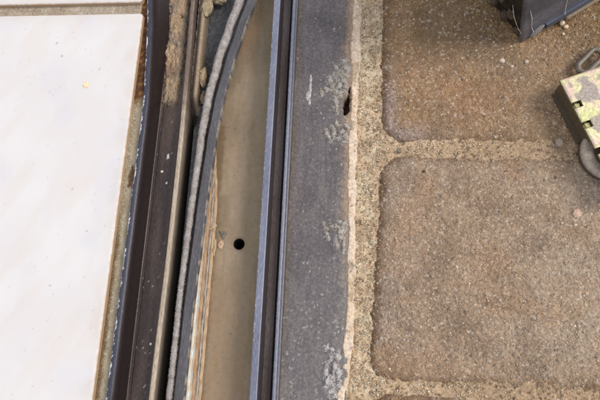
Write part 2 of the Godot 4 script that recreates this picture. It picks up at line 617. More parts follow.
func build_tiles() -> void:
	var fl := base("tile_floor")
	fl.set_meta("kind", "structure")
	fl.set_meta("label", "white tiled floor with tan grout beside the door sill")
	put("grout", field(span(-440, -225, -112.5, -112.5, 0.6, 4.0), span(-360, -196, 40, 160, 0.6, 4.0), func(x, z):
		var k := s8(196, 184, 164).lerp(s8(172, 156, 134), 0.5 + 0.9 * n_mid.get_noise_2d(x, z))
		if x > -123.0:
			# the gap beside the sill: brown dirt at the far end, greyer further on
			var b := sm(-118.0, -126.0, z + 8.0 * n_mid.get_noise_2d(x + 30.0, z))
			var far_c := s8(96, 66, 44).lerp(s8(150, 112, 70), clampf(n_small.get_noise_2d(x, z) * 1.6, 0.0, 1.0))
			k = s8(180, 170, 148).lerp(s8(162, 148, 122), 0.5 + 0.8 * n_mid.get_noise_2d(x * 2.0, z)).lerp(far_c, b)
			var spot := Vector2((x + 116.5) / 2.0, (z + 78.0) / 6.5).length() + 0.5 * n_small.get_noise_2d(x, z)
			k = k.lerp(s8(104, 82, 60), sm(1.1, 0.7, spot))
			k = k.lerp(s8(120, 96, 66), sm(-117.5, -119.5, x + 0.8 * n_small.get_noise_2d(x, z)) * sm(-70.0, -40.0, z) * 0.9)
		k = mul(k, 1.4 + 0.14 * n_grain.get_noise_2d(x * 1.8, z * 1.8))
		return [9.2 + 0.35 * n_small.get_noise_2d(x, z) + 0.15 * n_fine.get_noise_2d(x, z), k, x < -113.6 + table(LIP, z)]).mesh(), M.grout, fl)
	var rects := [[-420.0, -174.0, -120.3, 128.0], [-420.0, -420.0, -121.6, -180.8], [-420.0, 134.0, -120.3, 200.0]]
	for r in rects:
		var x0: float = r[0]
		var z0: float = r[1]
		var x1: float = r[2]
		var z1: float = r[3]
		var xs := span(x0, -225, -123, x1, 1.0, 8.0)
		xs.append_array([])
		put("floor_tile", field(edge_steps(x0, x1, -226.0), edge_steps(z0, z1, -200.0), func(x, z):
			var dx := minf(x - x0, x1 - x)
			var dz := minf(z - z0, z1 - z)
			var r0 := 1.3
			var d := minf(dx, dz)
			if dx < 2.2 and dz < 2.2:
				d = minf(d, 2.2 - Vector2(2.2 - dx, 2.2 - dz).length())
			var e := clampf(1.0 - d / r0, 0.0, 1.0)
			var y := 12.0 - 0.75 * e * e + 0.05 * n_big.get_noise_2d(x, z)
			if d <= 0.02:
				y = 3.0
			var k := s8(219, 216, 213).lerp(s8(215, 210, 207), clampf(0.5 + n_big.get_noise_2d(x + 70.0, z), 0.0, 1.0))
			k = k.lerp(s8(212, 203, 194), sm(0.0, 0.6, n_big.get_noise_2d(x * 2.2 + z + 40.0, z * 0.8)) * 0.4)
			k = k.lerp(s8(204, 204, 210), sm(0.1, 0.6, n_big.get_noise_2d(x * 1.6, z * 1.1 + 300.0)) * 0.35)
			k = k.lerp(s8(196, 182, 164), sm(9.0, 0.0, d + 5.0 * n_mid.get_noise_2d(x, z)) * 0.25)
			if n_grain.get_noise_2d(x * 2.2, z * 2.2) + 0.3 * n_fine.get_noise_2d(x, z) > 1.12:
				k = mul(k, 0.8)
			# grime ground into the rim of the tile
			k = k.lerp(s8(168, 138, 104), sm(0.9, 0.0, d + 0.3 * n_small.get_noise_2d(x, z)) * 0.85)
			k = mul(k, 1.0 - 0.05 * clampf(n_small.get_noise_2d(x * 2.0, z * 2.0) - 0.15, 0.0, 1.0))
			for q in [[-168.7, -155.5, 0.55], [-164.4, -147.2, 0.6], [-141.2, -139.0, 0.4], [-146.0, -70.0, 0.35], [-190.0, -60.0, 0.3], [-135.0, -48.0, 0.4], [-150.0, -20.0, 0.35]]:
				var w := Vector2(x - q[0], z - q[1]).length()
				if w < q[2] + 0.4:
					k = k.lerp(s8(128, 112, 96), sm(q[2] + 0.4, q[2] - 0.2, w) * 0.6)
			return [y, k]).mesh(), M.tile, fl)

func edge_steps(a: float, b: float, lo: float) -> PackedFloat32Array:
	# steps that crowd at both ends, for a rounded tile edge
	var out := PackedFloat32Array([a, a + 0.05, a + 0.2, a + 0.45, a + 0.8, a + 1.3])
	for v in span(a + 2.0, maxf(lo, a + 3.0), 45.0, b - 2.0, 0.7, 6.0):
		out.append(v)
	out.append_array([b - 1.3, b - 0.8, b - 0.45, b - 0.2, b - 0.05, b])
	return out

# ---------------------------------------------------------------- the door sill

const LIP := [[-360.0, -14.0], [-186.0, -5.6], [-163.0, -3.2], [-140.0, -1.5], [-120.0, -0.2], [-100.0, 0.0], [160.0, 0.0]]

func fleck(x: float, z: float, amount: float, salt: float) -> float:
	return 1.0 if n_grain.get_noise_2d(x * 2.6 + salt, z * 2.6) + 0.25 * n_fine.get_noise_2d(x * 1.4, z * 1.4) > 1.04 - amount * 2.0 else 0.0

func build_sill() -> void:
	var sill := base("door_sill")
	tag(sill, "dirty dark bronze aluminium door sill running between white tiles and brick pavers", "door sill")
	var zs := span(-360, -196, 40, 160, 0.8, 6.0)
	var zf := span(-360, -196, 40, 160, 0.45, 6.0)

	# left member: an upright lip whose rounded shoulder falls into the channel
	var prof := PackedVector2Array()
	prof.append_array([Vector2(-113.9, -6), Vector2(-113.9, 10.6), Vector2(-113.85, 11.5), Vector2(-113.6, 11.9), Vector2(-113.2, 12.05), Vector2(-112.8, 11.95)])
	for q in 9:
		var w := PI / 2.0 * q / 8.0
		prof.append(Vector2(-112.4 + 3.2 * sin(w) * 1.0, 4.4 + 7.4 * cos(w)))
	prof.append_array([Vector2(-109.1, 3.0), Vector2(-109.0, 1.2), Vector2(-108.8, 0.5), Vector2(-108.4, 0.15), Vector2(-107.8, 0.1), Vector2(-107.3, 0.1), Vector2(-107.15, 0.1), Vector2(-107.1, -0.2), Vector2(-106.9, -0.2), Vector2(-106.85, 0.1), Vector2(-106.7, 0.1)])
	for q in 16:
		prof.append(Vector2(-106.2 + q * 0.62, 0.1))
	prof.append_array([Vector2(-96.6, 0.3), Vector2(-96.2, 0.5), Vector2(-96.1, 0.5), Vector2(-96.1, -6)])
	var lip_shift := func(p: Vector2, z: float) -> Vector2:
		var k := clampf((p.y - 0.5) / 8.0, 0.0, 1.0) if p.x < -108.0 else 0.0
		if p.y < 0.0:
			k = 0.0
		return Vector2(table(LIP, z) * k + 0.12 * n_mid.get_noise_2d(z, 3.0) * k, 0.0)
	put("inner_channel", sweep(prof, zs, lip_shift, func(v: Vector3, p: Vector2) -> Color:
		var c := s8(70, 59, 56)
		if p.x < -108.6:
			c = s8(70, 66, 72).lerp(s8(80, 66, 60), clampf(0.3 + n_mid.get_noise_2d(v.x, v.z * 0.4), 0.0, 1.0))
			c = s8(60, 63, 80).lerp(s8(50, 42, 42), sm(-112.8, -110.4, p.x))  # sky sheen painted in: bluish near the top, darkening down the shoulder
			if p.y > 9.0 and p.x < -113.15 and n_streak.get_noise_2d(v.z * 0.1, 4.0) * 0.6 + 0.5 * n_streak.get_noise_2d(v.z * 0.5, p.x * 2.0) + 0.3 * n_streak.get_noise_2d(v.z * 1.6, p.x) > 0.6 * (p.x + 113.8) - 0.1:
				c = s8(235, 232, 230)
		else:
			c = c.lerp(s8(98, 82, 72), clampf(0.2 + 1.2 * n_mid.get_noise_2d(v.x * 1.5, v.z * 0.2), 0.0, 0.8))
			c = mul(c, 1.0 + 0.25 * n_small.get_noise_2d(v.x * 3.0, v.z))
			if p.x > -107.5:
				c = c.lerp(s8(190, 184, 178), fleck(v.x * 1.3, v.z * 0.9, 0.006, 9.0) * sm(-0.2, 0.3, n_mid.get_noise_2d(v.z, 50.0)) * 0.7)
			c = c.lerp(s8(104, 90, 78), sm(-99.5, -96.5, p.x) * 0.6)
			if p.x > -107.2 and p.x < -106.8:
				c = mul(c, 0.6)
		return mul(c, 1.25)).mesh(), M.bronze, sill)

	# worn track rail, bright along its crown
	var rail := rounded([Vector2(-95.0, -8), Vector2(-94.8, 5.6), Vector2(-94.3, 6.2), Vector2(-92.6, 6.2), Vector2(-92.1, 5.6), Vector2(-92.0, -10)], 0.35)
	put("track_rail", sweep(rail, zs, func(p: Vector2, z: float) -> Vector2:
		return Vector2(table([[-360.0, -2.5], [-186.0, -1.2], [-147.0, -0.4], [-100.0, 0.3], [-40.0, 0.2], [30.0, -0.9], [160.0, -2.0]], z), 0.0), func(v: Vector3, p: Vector2) -> Color:
		var w := sm(4.4, 5.8, p.y)
		var worn := s8(206, 190, 168).lerp(s8(132, 116, 106), sm(-100.0, -140.0, v.z + 14.0 * n_mid.get_noise_2d(v.z, 1.0)) * 0.95)
		worn = worn.lerp(s8(120, 100, 84), sm(-93.6, -94.6, p.x) * 0.7)
		worn = mul(worn, 1.0 + 0.2 * n_small.get_noise_2d(v.x * 4.0, v.z * 0.12))
		return s8(72, 60, 54).lerp(worn, w)).mesh(), M.rubber, sill)
	put("channel_side", sweep(rounded([Vector2(-96.08, -6), Vector2(-96.08, 1.0), Vector2(-94.9, 1.3), Vector2(-94.9, -6)], 0.25), zs, straight, func(v: Vector3, _p: Vector2) -> Color:
		return s8(104, 88, 74).lerp(s8(84, 70, 62), 0.5 + 0.8 * n_mid.get_noise_2d(v.x, v.z * 0.5))).mesh(), M.bronze, sill)

	# the ledge under the seal: a deep slot beside the rail, silted up towards the far end
	put("seal_ledge", field(steps(-92.2, -58.2, 0.45), zf, func(x, z):
		var far_k := sm(-108.0, -132.0, z + 5.0 * n_mid.get_noise_2d(x, z))
		var slot := lerpf(-11.0, 1.6 + 0.9 * n_small.get_noise_2d(x, z), far_k)
		var low := sm(-150.0, -162.0, z + 3.0 * n_small.get_noise_2d(x, z))
		var ledge := lerpf(4.6, -2.2 + 0.7 * n_small.get_noise_2d(x, z), sm(-106.0, -116.0, z))
		var t := sm(-87.6, -86.9, x)
		var y := lerpf(slot, ledge, t) + 0.1 * n_fine.get_noise_2d(x, z)
		if x > -90.6 and x < -86.9 and z < -118.0:
			y = maxf(y, lerpf(-3.0, 4.2, sm(-118.0, -128.0, z)) - 0.8 * absf(x + 88.7))
		var c := s8(58, 54, 52).lerp(s8(88, 86, 84), sm(-0.2, 0.5, n_small.get_noise_2d(x, z)) * 0.6)
		var silt := s8(112, 96, 82).lerp(s8(160, 140, 116), sm(-90.4, -88.0, x))
		c = c.lerp(silt, far_k * sm(-86.4, -87.4, x))
		c = c.lerp(s8(94, 96, 98), low * sm(-87.0, -86.0, x) * 0.4)
		var on: bool = x < -77.6 or (z < -112.0 and x < table(STRIP, z) - 5.5)
		return [y if x < -77.6 else minf(y, -2.0), mul(c, 1.25), on]).mesh(), M.flange, sill)

	# the layered edge that faces the pan
	var edges := [
		["paint_edge", -77.9, -76.4, 5.0, s8(244, 234, 220), s8(226, 206, 180)],
		["timber_edge", -76.4, -74.9, 1.0, s8(188, 158, 126), s8(168, 136, 104)],
		["metal_edge", -74.9, -74.1, -1.2, s8(184, 178, 172), s8(150, 142, 134)],
		["board_edge", -74.1, -72.6, -2.6, s8(208, 180, 146), s8(186, 156, 120)],
	]
	var zcut := span(-112, -112, 40, 160, 0.7, 6.0)
	for e in edges:
		var q := rounded([Vector2(e[1] + 0.03, -8), Vector2(e[1] + 0.03, e[3]), Vector2(e[2], e[3] - 0.3), Vector2(e[2], -8)], 0.3)
		put(e[0], sweep(q, zcut, func(p: Vector2, z: float) -> Vector2:
			var k := sm(-60.0, -112.0, z) * (p.x + 77.9)
			return Vector2(-0.75 * k + 0.25 * n_small.get_noise_2d(z * 0.4, e[1]), 0.25 * n_small.get_noise_2d(z * 0.8, e[2]) if p.y > -7.0 else 0.0), func(v: Vector3, _p: Vector2) -> Color:
			var c: Color = e[4].lerp(e[5], sm(-0.25, 0.35, n_streak.get_noise_2d(v.z * 0.12, v.x * 1.5) + 0.4 * n_small.get_noise_2d(v.x, v.z)))
			return mul(c, 1.3)).mesh(), M.wood, sill)

	# tan pan between the seal and the outer rail, with a drilled hole
	var hc := Vector2(-59.5, -46.1)
	var xs := steps(-77.8, -46.0, 0.45)
	var mb := Mb.new()
	var Q := PackedVector3Array()
	var K := PackedColorArray()
	var inside := PackedByteArray()
	for z in zf:
		for x in xs:
			var v := Vector2(x, z) - hc
			var r := v.length()
			if absf(r - 2.95) < 0.36 and r > 0.1:
				v = v / r * 2.95
			var px := hc.x + v.x
			var pz := hc.y + v.y
			var c := s8(170, 149, 122).lerp(s8(152, 131, 103), 0.5 + 0.9 * n_mid.get_noise_2d(px * 0.8, pz * 0.4))
			c = c.lerp(s8(146, 130, 94), sm(-62.0, -49.0, px + 4.0 * n_mid.get_noise_2d(px, pz * 0.5)) * 0.5)
			c = c.lerp(s8(158, 130, 98), sm(-60.0, 20.0, pz + 20.0 * n_big.get_noise_2d(px, pz)) * 0.6)
			c = c.lerp(s8(150, 104, 62), sm(-140.0, -170.0, pz) * sm(-52.0, -60.0, px) * 0.35)
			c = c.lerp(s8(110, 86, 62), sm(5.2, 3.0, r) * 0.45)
			c = c.lerp(s8(150, 138, 118), sm(-0.1, 0.5, n_streak.get_noise_2d(px * 0.35, pz * 0.03)) * 0.4)
			c = c.lerp(s8(150, 108, 70), sm(-70.0, -76.0, px + 2.0 * n_mid.get_noise_2d(pz, px)) * 0.5)
			c = c.lerp(s8(122, 108, 80), sm(0.1, 0.6, n_mid.get_noise_2d(px * 0.8 + 600.0, pz * 0.25)) * 0.4)
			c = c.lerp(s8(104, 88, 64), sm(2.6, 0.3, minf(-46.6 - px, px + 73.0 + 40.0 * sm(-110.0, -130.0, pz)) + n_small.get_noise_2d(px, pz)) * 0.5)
			c = mul(c, 0.86 + 0.05 * n_streak.get_noise_2d(px * 1.2, pz * 0.05) + 0.08 * n_small.get_noise_2d(px, pz) + 0.05 * n_fine.get_noise_2d(px, pz))
			if n_grain.get_noise_2d(px * 2.0 + 80.0, pz * 2.0) + 0.2 * n_fine.get_noise_2d(px, pz) > 1.0:
				c = mul(c, 0.72)
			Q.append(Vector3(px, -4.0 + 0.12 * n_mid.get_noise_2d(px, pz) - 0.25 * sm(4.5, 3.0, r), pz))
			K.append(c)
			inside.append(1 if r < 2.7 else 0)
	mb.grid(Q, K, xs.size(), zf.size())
	# take out the cells over the hole
	var kept := PackedInt32Array()
	for t in range(0, mb.I.size(), 3):
		var m := (Q[mb.I[t]] + Q[mb.I[t + 1]] + Q[mb.I[t + 2]]) / 3.0
		if Vector2(m.x, m.z).distance_to(hc) > 2.9:
			kept.append_array([mb.I[t], mb.I[t + 1], mb.I[t + 2]])
	mb.I = kept
	put("pan", mb.mesh(), M.pan, sill)
	var hole := Mb.new()
	var HQ := PackedVector3Array()
	var HK := PackedColorArray()
	for j in 33:
		var w := -TAU * j / 32.0
		for p in [Vector2(2.98, -4.2), Vector2(2.95, -6.0), Vector2(2.95, -24.0), Vector2(0.0, -24.0)]:
			HQ.append(Vector3(hc.x + cos(w) * p.x, p.y, hc.y + sin(w) * p.x))
			HK.append(s8(40, 32, 28))
	hole.grid(HQ, HK, 4, 33)
	put("drilled_hole", hole.mesh(), M.dark, sill)

	# outer rail: worn top, the bluish sky reflection painted into its colour
	var orail := rounded([Vector2(-46.6, -8), Vector2(-46.6, 10.0), Vector2(-42.9, 10.0), Vector2(-42.7, -8)], 0.55)
	put("outer_rail", sweep(orail, zf, straight, func(v: Vector3, p: Vector2) -> Color:
		var top := s8(160, 163, 180).lerp(s8(138, 141, 158), clampf(0.5 + n_mid.get_noise_2d(v.x, v.z * 0.3), 0.0, 1.0))
		if p.x < -46.0 and n_streak.get_noise_2d(v.z * 0.5, 20.0) + 0.4 * n_streak.get_noise_2d(v.z * 1.7, 3.0) > 0.5:
			top = s8(214, 210, 206)
		elif p.x < -46.2 and n_streak.get_noise_2d(v.z * 0.4, 60.0) > 0.55:
			top = s8(66, 56, 50)
		return s8(70, 60, 56).lerp(top, sm(9.2, 9.8, p.y))).mesh(), M.worn, sill)
	put("rail_groove", field(steps(-43.0, -36.6, 0.35), zs, func(x, z):
		var c := s8(84, 74, 72).lerp(s8(66, 54, 48), 0.5 + 0.9 * n_mid.get_noise_2d(x * 2.0, z * 0.25))
		return [-2.2 - 0.12 * (x + 43.0) - 2.0 * sm(-38.6, -37.6, x) + 0.08 * n_small.get_noise_2d(x, z), mul(c, 1.7)]).mesh(), M.bronze, sill)
	# lip of the flange, its bluish sky highlight painted on
	put("flange_lip", sweep(rounded([Vector2(-37.4, -9), Vector2(-37.4, 0.9), Vector2(-37.0, 1.5), Vector2(-35.9, 1.5), Vector2(-35.6, 1.1), Vector2(-35.3, 1.1), Vector2(-35.1, 1.4), Vector2(-34.3, 1.3), Vector2(-33.9, 0.4), Vector2(-33.9, -9)], 0.25), zf, straight, func(v: Vector3, p: Vector2) -> Color:
		var c := s8(156, 159, 174).lerp(s8(128, 125, 131), sm(-36.4, -34.2, p.x))
		if p.x < -36.9 and n_streak.get_noise_2d(v.z * 0.6, 40.0) + 0.5 * n_streak.get_noise_2d(v.z * 1.9, 7.0) > 0.42:
			c = s8(224, 220, 214)
		return s8(64, 56, 54).lerp(c, sm(0.2, 0.9, p.y))).mesh(), M.worn, sill)

	# wide outer flange, dusty, with a rotted hole at its edge
	put("flange", field(steps(-34.0, -2.2, 0.33), zf, func(x, z):
		var c := s8(120, 112, 111).lerp(s8(104, 97, 98), 0.5 + 0.9 * n_mid.get_noise_2d(x, z * 0.7))
		c = c.lerp(s8(112, 98, 82), sm(-29.5, -34.0, x + 1.5 * n_mid.get_noise_2d(x * 2.0, z * 0.3)) * 0.75)
		c = c.lerp(s8(146, 138, 128), sm(-11.0, -4.0, x + 3.5 * n_mid.get_noise_2d(x, z) + 2.0 * n_small.get_noise_2d(x, z)) * 0.6)
		c = c.lerp(s8(124, 108, 92), sm(-13.0, -6.0, x + 4.0 * n_mid.get_noise_2d(x, z + 80.0)) * sm(-60.0, -140.0, z) * 0.5)
		c = c.lerp(s8(178, 150, 122), sm(-7.5, -3.5, x + 1.6 * n_small.get_noise_2d(x, z) + 1.5 * n_mid.get_noise_2d(x, z)) * sm(-10.0, -60.0, z) * 0.75)
		c = c.lerp(s8(130, 125, 123), sm(-50.0, 10.0, z + 25.0 * n_big.get_noise_2d(x, z)) * 0.45)
		c = mul(c, 1.08 + 0.2 * n_small.get_noise_2d(x, z) + 0.1 * n_fine.get_noise_2d(x, z))
		var sp := 0.008 + 0.03 * sm(-70.0, 10.0, z) + 0.02 * sm(-20.0, -6.0, x)
		c = c.lerp(s8(205, 200, 194), fleck(x * 0.8, z * 0.8, sp, 33.0) * 0.65)
		c = mul(c, 1.0 + 0.16 * n_streak.get_noise_2d(x * 0.5, z * 0.03))
		c = c.lerp(s8(150, 142, 134), sm(0.15, 0.6, n_mid.get_noise_2d(x * 0.9 + 400.0, z * 0.35)) * 0.35)
		var y := 0.06 * n_mid.get_noise_2d(x, z) + 0.06 * n_fine.get_noise_2d(x, z)
		var hd := hole_depth(x, z)
		y -= 7.0 * hd
		c = c.lerp(s8(78, 48, 30), sm(0.05, 0.5, hd))
		return [y, c]).mesh(), M.flange, sill)

func hole_depth(x: float, z: float) -> float:
	# the rotted gap between flange edge and mortar line, about 3 mm by 9 mm
	var d := Vector2((x + 5.0 + 0.12 * (z + 122.0)) / 2.0, (z + 122.5) / 6.2).length() + 0.35 * n_small.get_noise_2d(x * 1.5, z * 1.5)
	var e := Vector2((x + 3.6) / 1.0, (z + 131.5) / 2.4).length() + 0.3 * n_small.get_noise_2d(x * 1.5, z * 1.5)
	return maxf(sm(1.1, 0.55, d), 0.7 * sm(1.0, 0.5, e))

# ---------------------------------------------------------------- seal, bead and crusts

const STRIP := [[-232.0, -44.0 - 1.0], [-210.0, -51.0], [-184.0, -57.3], [-164.4, -62.4], [-146.0, -66.9], [-122.0, -71.0], [-100.0, -73.2], [-61.0, -75.3], [-11.0, -77.2], [30.0, -77.7], [160.0, -78.0]]

func build_seal() -> void:
	var strip := base("weather_strip")
	tag(strip, "grey wool pile weather strip pulled out of its slot and bowed at the far end", "weather strip")
	var zs := span(-222, -196, 40, 150, 0.6, 3.0)
	var prof := rounded([Vector2(-5.0, 3.6), Vector2(-5.0, 7.4), Vector2(-4.4, 8.0), Vector2(-0.4, 8.0), Vector2(0.0, 7.5), Vector2(0.0, 4.9), Vector2(-0.2, 3.6)], 0.3)
	put("backing", sweep(prof, zs, func(p: Vector2, z: float) -> Vector2:
		return Vector2(table(STRIP, z) + p.x * 0.06 * sm(0.0, 30.0, z), 0.15 * n_mid.get_noise_2d(z, 9.0) + 0.5 * sm(-120.0, -180.0, z)), func(v: Vector3, p: Vector2) -> Color:
		var c := s8(104, 103, 106).lerp(s8(88, 86, 88), 0.5 + 0.8 * n_mid.get_noise_2d(p.x * 3.0, v.z * 0.4))
		if p.x > -0.3:
			c = c.lerp(s8(190, 176, 158), 0.7 * sm(-0.3, 0.5, n_streak.get_noise_2d(v.z * 0.12, 90.0) + 0.4 * n_streak.get_noise_2d(v.z * 0.9, p.y)))
		c = c.lerp(s8(92, 70, 54), sm(-4.2, -4.9, p.x) * 0.8)
		return mul(c, 1.2)).mesh(), M.rubber, strip)
	var path := []
	var radii := []
	for z in zs:
		var t := sm(-20.0, -185.0, z)
		path.append(Vector3(table(STRIP, z) - lerpf(7.2, 9.2, t) - 0.4 * sm(-90.0, -40.0, z) * sm(20.0, -40.0, z), 7.6 + 0.4 * n_mid.get_noise_2d(z, 2.0), z))
		radii.append(lerpf(1.15, 2.15, t) + 0.22 * n_small.get_noise_2d(z * 0.8, 6.0))
	var pile := put("pile", tube(path, func(t: float) -> float: return radii[roundi(t * (radii.size() - 1))], 18, func(v: Vector3) -> Color:
		var c := s8(178, 172, 168).lerp(s8(148, 138, 130), 0.5 + 0.9 * n_small.get_noise_2d(v.x * 1.2, v.z * 0.8))
		return mul(c, 1.0 + 0.25 * n_fine.get_noise_3d(v.x, v.y, v.z))).mesh(), M.wool, strip)
	# its fibres
	var fibre := CylinderMesh.new()
	fibre.top_radius = 0.02 * MM
	fibre.bottom_radius = 0.075 * MM
	fibre.height = 1.0 * MM
	fibre.radial_segments = 3
	fibre.rings = 0
	fibre.cap_top = false
	fibre.cap_bottom = false
	var mm := MultiMesh.new()
	mm.transform_format = MultiMesh.TRANSFORM_3D
	mm.use_colors = true
	mm.mesh = fibre
	mm.instance_count = 16000
	rng.seed = 4242
	for i in mm.instance_count:
		var at := rng.randf() * (path.size() - 2)
		var k := int(at)
		var p: Vector3 = path[k].lerp(path[k + 1], at - k)
		var w := rng.randf_range(-0.35, PI + 0.35)
		var out := Vector3(cos(w), sin(w), rng.randf_range(-0.5, 0.5)).normalized()
		var dir := (out + Vector3(rng.randf_range(-0.5, 0.5), rng.randf_range(-0.4, 0.4), rng.randf_range(-0.6, 0.6))).normalized()
		var side := dir.cross(Vector3(0.3, 0.2, 0.9)).normalized()
		var l := rng.randf_range(0.35, 0.95)
		var bs := Basis(side, dir * l, side.cross(dir))
		mm.set_instance_transform(i, Transform3D(bs, (p + out * (radii[k] - 0.1) + dir * l * 0.35) * MM))
		mm.set_instance_color(i, mul(s8(190, 184, 179).lerp(s8(146, 132, 120), clampf(1.5 * n_small.get_noise_2d(p.z * 0.8, p.x), 0.0, 1.0)), rng.randf_range(0.65, 1.15)))
	var f := MultiMeshInstance3D.new()
	f.name = "fibres"
	f.multimesh = mm
	f.material_override = M.wool
	f.set_meta("kind", "stuff")
	pile.add_child(f, true)

	# mortar line along the flange
	var bead := put("sealant_bead", field(steps(-8.0, 3.2, 0.28), span(-360, -196, 40, 160, 0.45, 5.0), func(x, z):
		var left := table([[-360.0, -2.4], [-187.0, -2.6], [-149.0, -3.0], [-133.0, -2.6], [-124.0, -1.9], [-116.0, -3.0], [-102.0, -3.6], [-67.0, -2.9], [-17.0, -2.5], [9.0, -4.0], [27.0, -6.3], [160.0, -8.0]], z) + 0.9 * n_mid.get_noise_2d(z * 0.9, 5.0) + 0.35 * n_small.get_noise_2d(z * 0.9, 5.0) + 0.3 * n_fine.get_noise_2d(z + x, x)
		var right := table([[-360.0, 2.0], [-187.0, 1.8], [-149.0, 1.5], [-122.0, 0.3], [-67.0, 0.2], [-17.0, 0.5], [0.0, -0.1], [27.0, -2.8], [160.0, -4.6]], z) + 0.9 * n_mid.get_noise_2d(z * 0.8, 15.0) + 0.4 * n_small.get_noise_2d(z, x + 15.0) + 0.4 * n_fine.get_noise_2d(z, x)
		var d := minf(x - left + 0.35, right + 0.35 - x)
		var worn := sm(0.05, 0.4, n_mid.get_noise_2d(x * 0.8 + 500.0, z * 0.9) + 0.3 * n_small.get_noise_2d(x, z))
		var y := -2.6 + 2.95 * sm(-0.8, 0.35, d) - 0.6 * worn + 0.1 * n_small.get_noise_2d(x * 1.4, z) + 0.1 * n_fine.get_noise_2d(x, z)
		var c := s8(238, 217, 192).lerp(s8(226, 196, 164), sm(0.0, 0.6, n_mid.get_noise_2d(x * 1.5, z)) * 0.8)
		c = c.lerp(s8(206, 172, 134), sm(0.8, 0.0, x - left + 0.4 * n_small.get_noise_2d(x, z)) * 0.6)
		c = c.lerp(s8(200, 196, 192), sm(-70.0, -58.0, z) * sm(-30.0, -44.0, z) * sm(0.9, -0.2, x - left) * 0.8)
		c = c.lerp(s8(186, 160, 128), 0.7 * worn)
		c = mul(c, 1.12 + 0.12 * n_small.get_noise_2d(x, z))
		if n_cell_small.get_noise_2d(x * 0.9, z * 0.9) < -0.965:
			c = mul(c, 0.55)
		return [y, c, d > -0.7]).mesh(), M.bead)
	tag(bead, "cream mortar line sealing the flange edge against the paving", "sealant")

	# crusts of mortar left on the flange: [middle, reach, seed, label]
	var crusts := [
		["mortar_crust", -12.0, -126.5, 11.0, 14.0, [[-19.0, -130.0, 1.3, 2.2], [-16.6, -132.2, 1.6, 1.2], [-14.6, -137.2, 1.5, 2.6], [-13.2, -133.6, 1.4, 1.8], [-10.4, -130.0, 2.6, 2.0], [-9.0, -134.0, 2.2, 3.0], [-7.4, -137.0, 1.6, 2.2], [-11.2, -124.6, 1.3, 3.6], [-10.2, -120.0, 0.8, 2.6], [-8.6, -140.5, 3.4, 2.4], [-6.4, -146.0, 2.4, 4.0], [-11.6, -145.0, 1.2, 1.6], [-6.0, -132.8, 1.6, 2.2]], "largest pale mortar crust on the flange beside the dark rotted hole"],
		["mortar_crust", -10.5, -107.0, 8.0, 9.0, [[-15.4, -106.4, 1.0, 2.2], [-14.4, -104.0, 0.9, 1.6], [-12.6, -110.0, 1.3, 1.0], [-10.6, -112.2, 0.9, 1.4], [-13.6, -102.0, 1.3, 0.8], [-11.6, -106.6, 0.9, 2.6], [-7.2, -107.0, 1.5, 2.4], [-9.4, -103.4, 1.6, 0.8], [-8.8, -110.6, 1.4, 0.8], [-5.4, -104.4, 1.8, 2.4], [-5.0, -109.8, 1.6, 1.8]], "curly ring-shaped mortar crust on the flange just below the dark hole"],
		["mortar_crust", -10.0, -50.0, 8.0, 9.0, [[-15.4, -56.8, 0.7, 1.3], [-14.2, -54.4, 1.3, 0.9], [-13.8, -51.6, 0.9, 1.0], [-12.8, -49.6, 0.8, 1.0], [-11.2, -55.2, 1.2, 1.0], [-8.6, -55.4, 2.3, 1.6], [-6.6, -53.0, 2.0, 2.0], [-7.6, -57.8, 1.0, 1.4], [-9.0, -48.6, 1.1, 1.8], [-8.4, -45.8, 1.3, 1.2], [-5.2, -47.0, 0.8, 4.0], [-5.6, -56.4, 2.0, 2.6], [-6.4, -50.2, 1.6, 2.0]], "branching grey mortar crust halfway along the flange edge"],
		["mortar_crust", -10.0, 12.5, 7.0, 15.0, [[-12.4, 4.2, 1.3, 1.0], [-9.6, 4.6, 0.8, 0.8], [-6.4, 5.4, 0.7, 1.3], [-9.6, 8.0, 1.2, 1.4], [-11.4, 11.6, 1.2, 1.6], [-12.2, 15.0, 1.1, 2.6], [-8.2, 11.6, 0.9, 3.0], [-8.6, 15.6, 0.9, 1.6], [-11.6, 19.4, 1.2, 2.4], [-9.4, 19.0, 1.6, 1.4], [-6.0, 21.0, 1.3, 2.6], [-10.2, 17.4, 2.4, 2.0], [-7.2, 8.4, 1.6, 2.0], [-9.0, 23.6, 2.2, 2.6], [-6.2, 15.4, 1.4, 2.2]], "whitish mortar crust with a pit at the near end of the flange"],
		["paint_fleck", -25.6, -131.0, 4.0, 11.0, [[-25.0, -138.2, 0.42, 1.9], [-25.1, -131.6, 0.45, 3.4], [-26.3, -128.4, 0.7, 2.0], [-25.2, -124.4, 0.5, 1.2], [-25.5, -128.2, 0.5, 1.4]], "thin pale line of flaking paint on the grey flange"],
	]
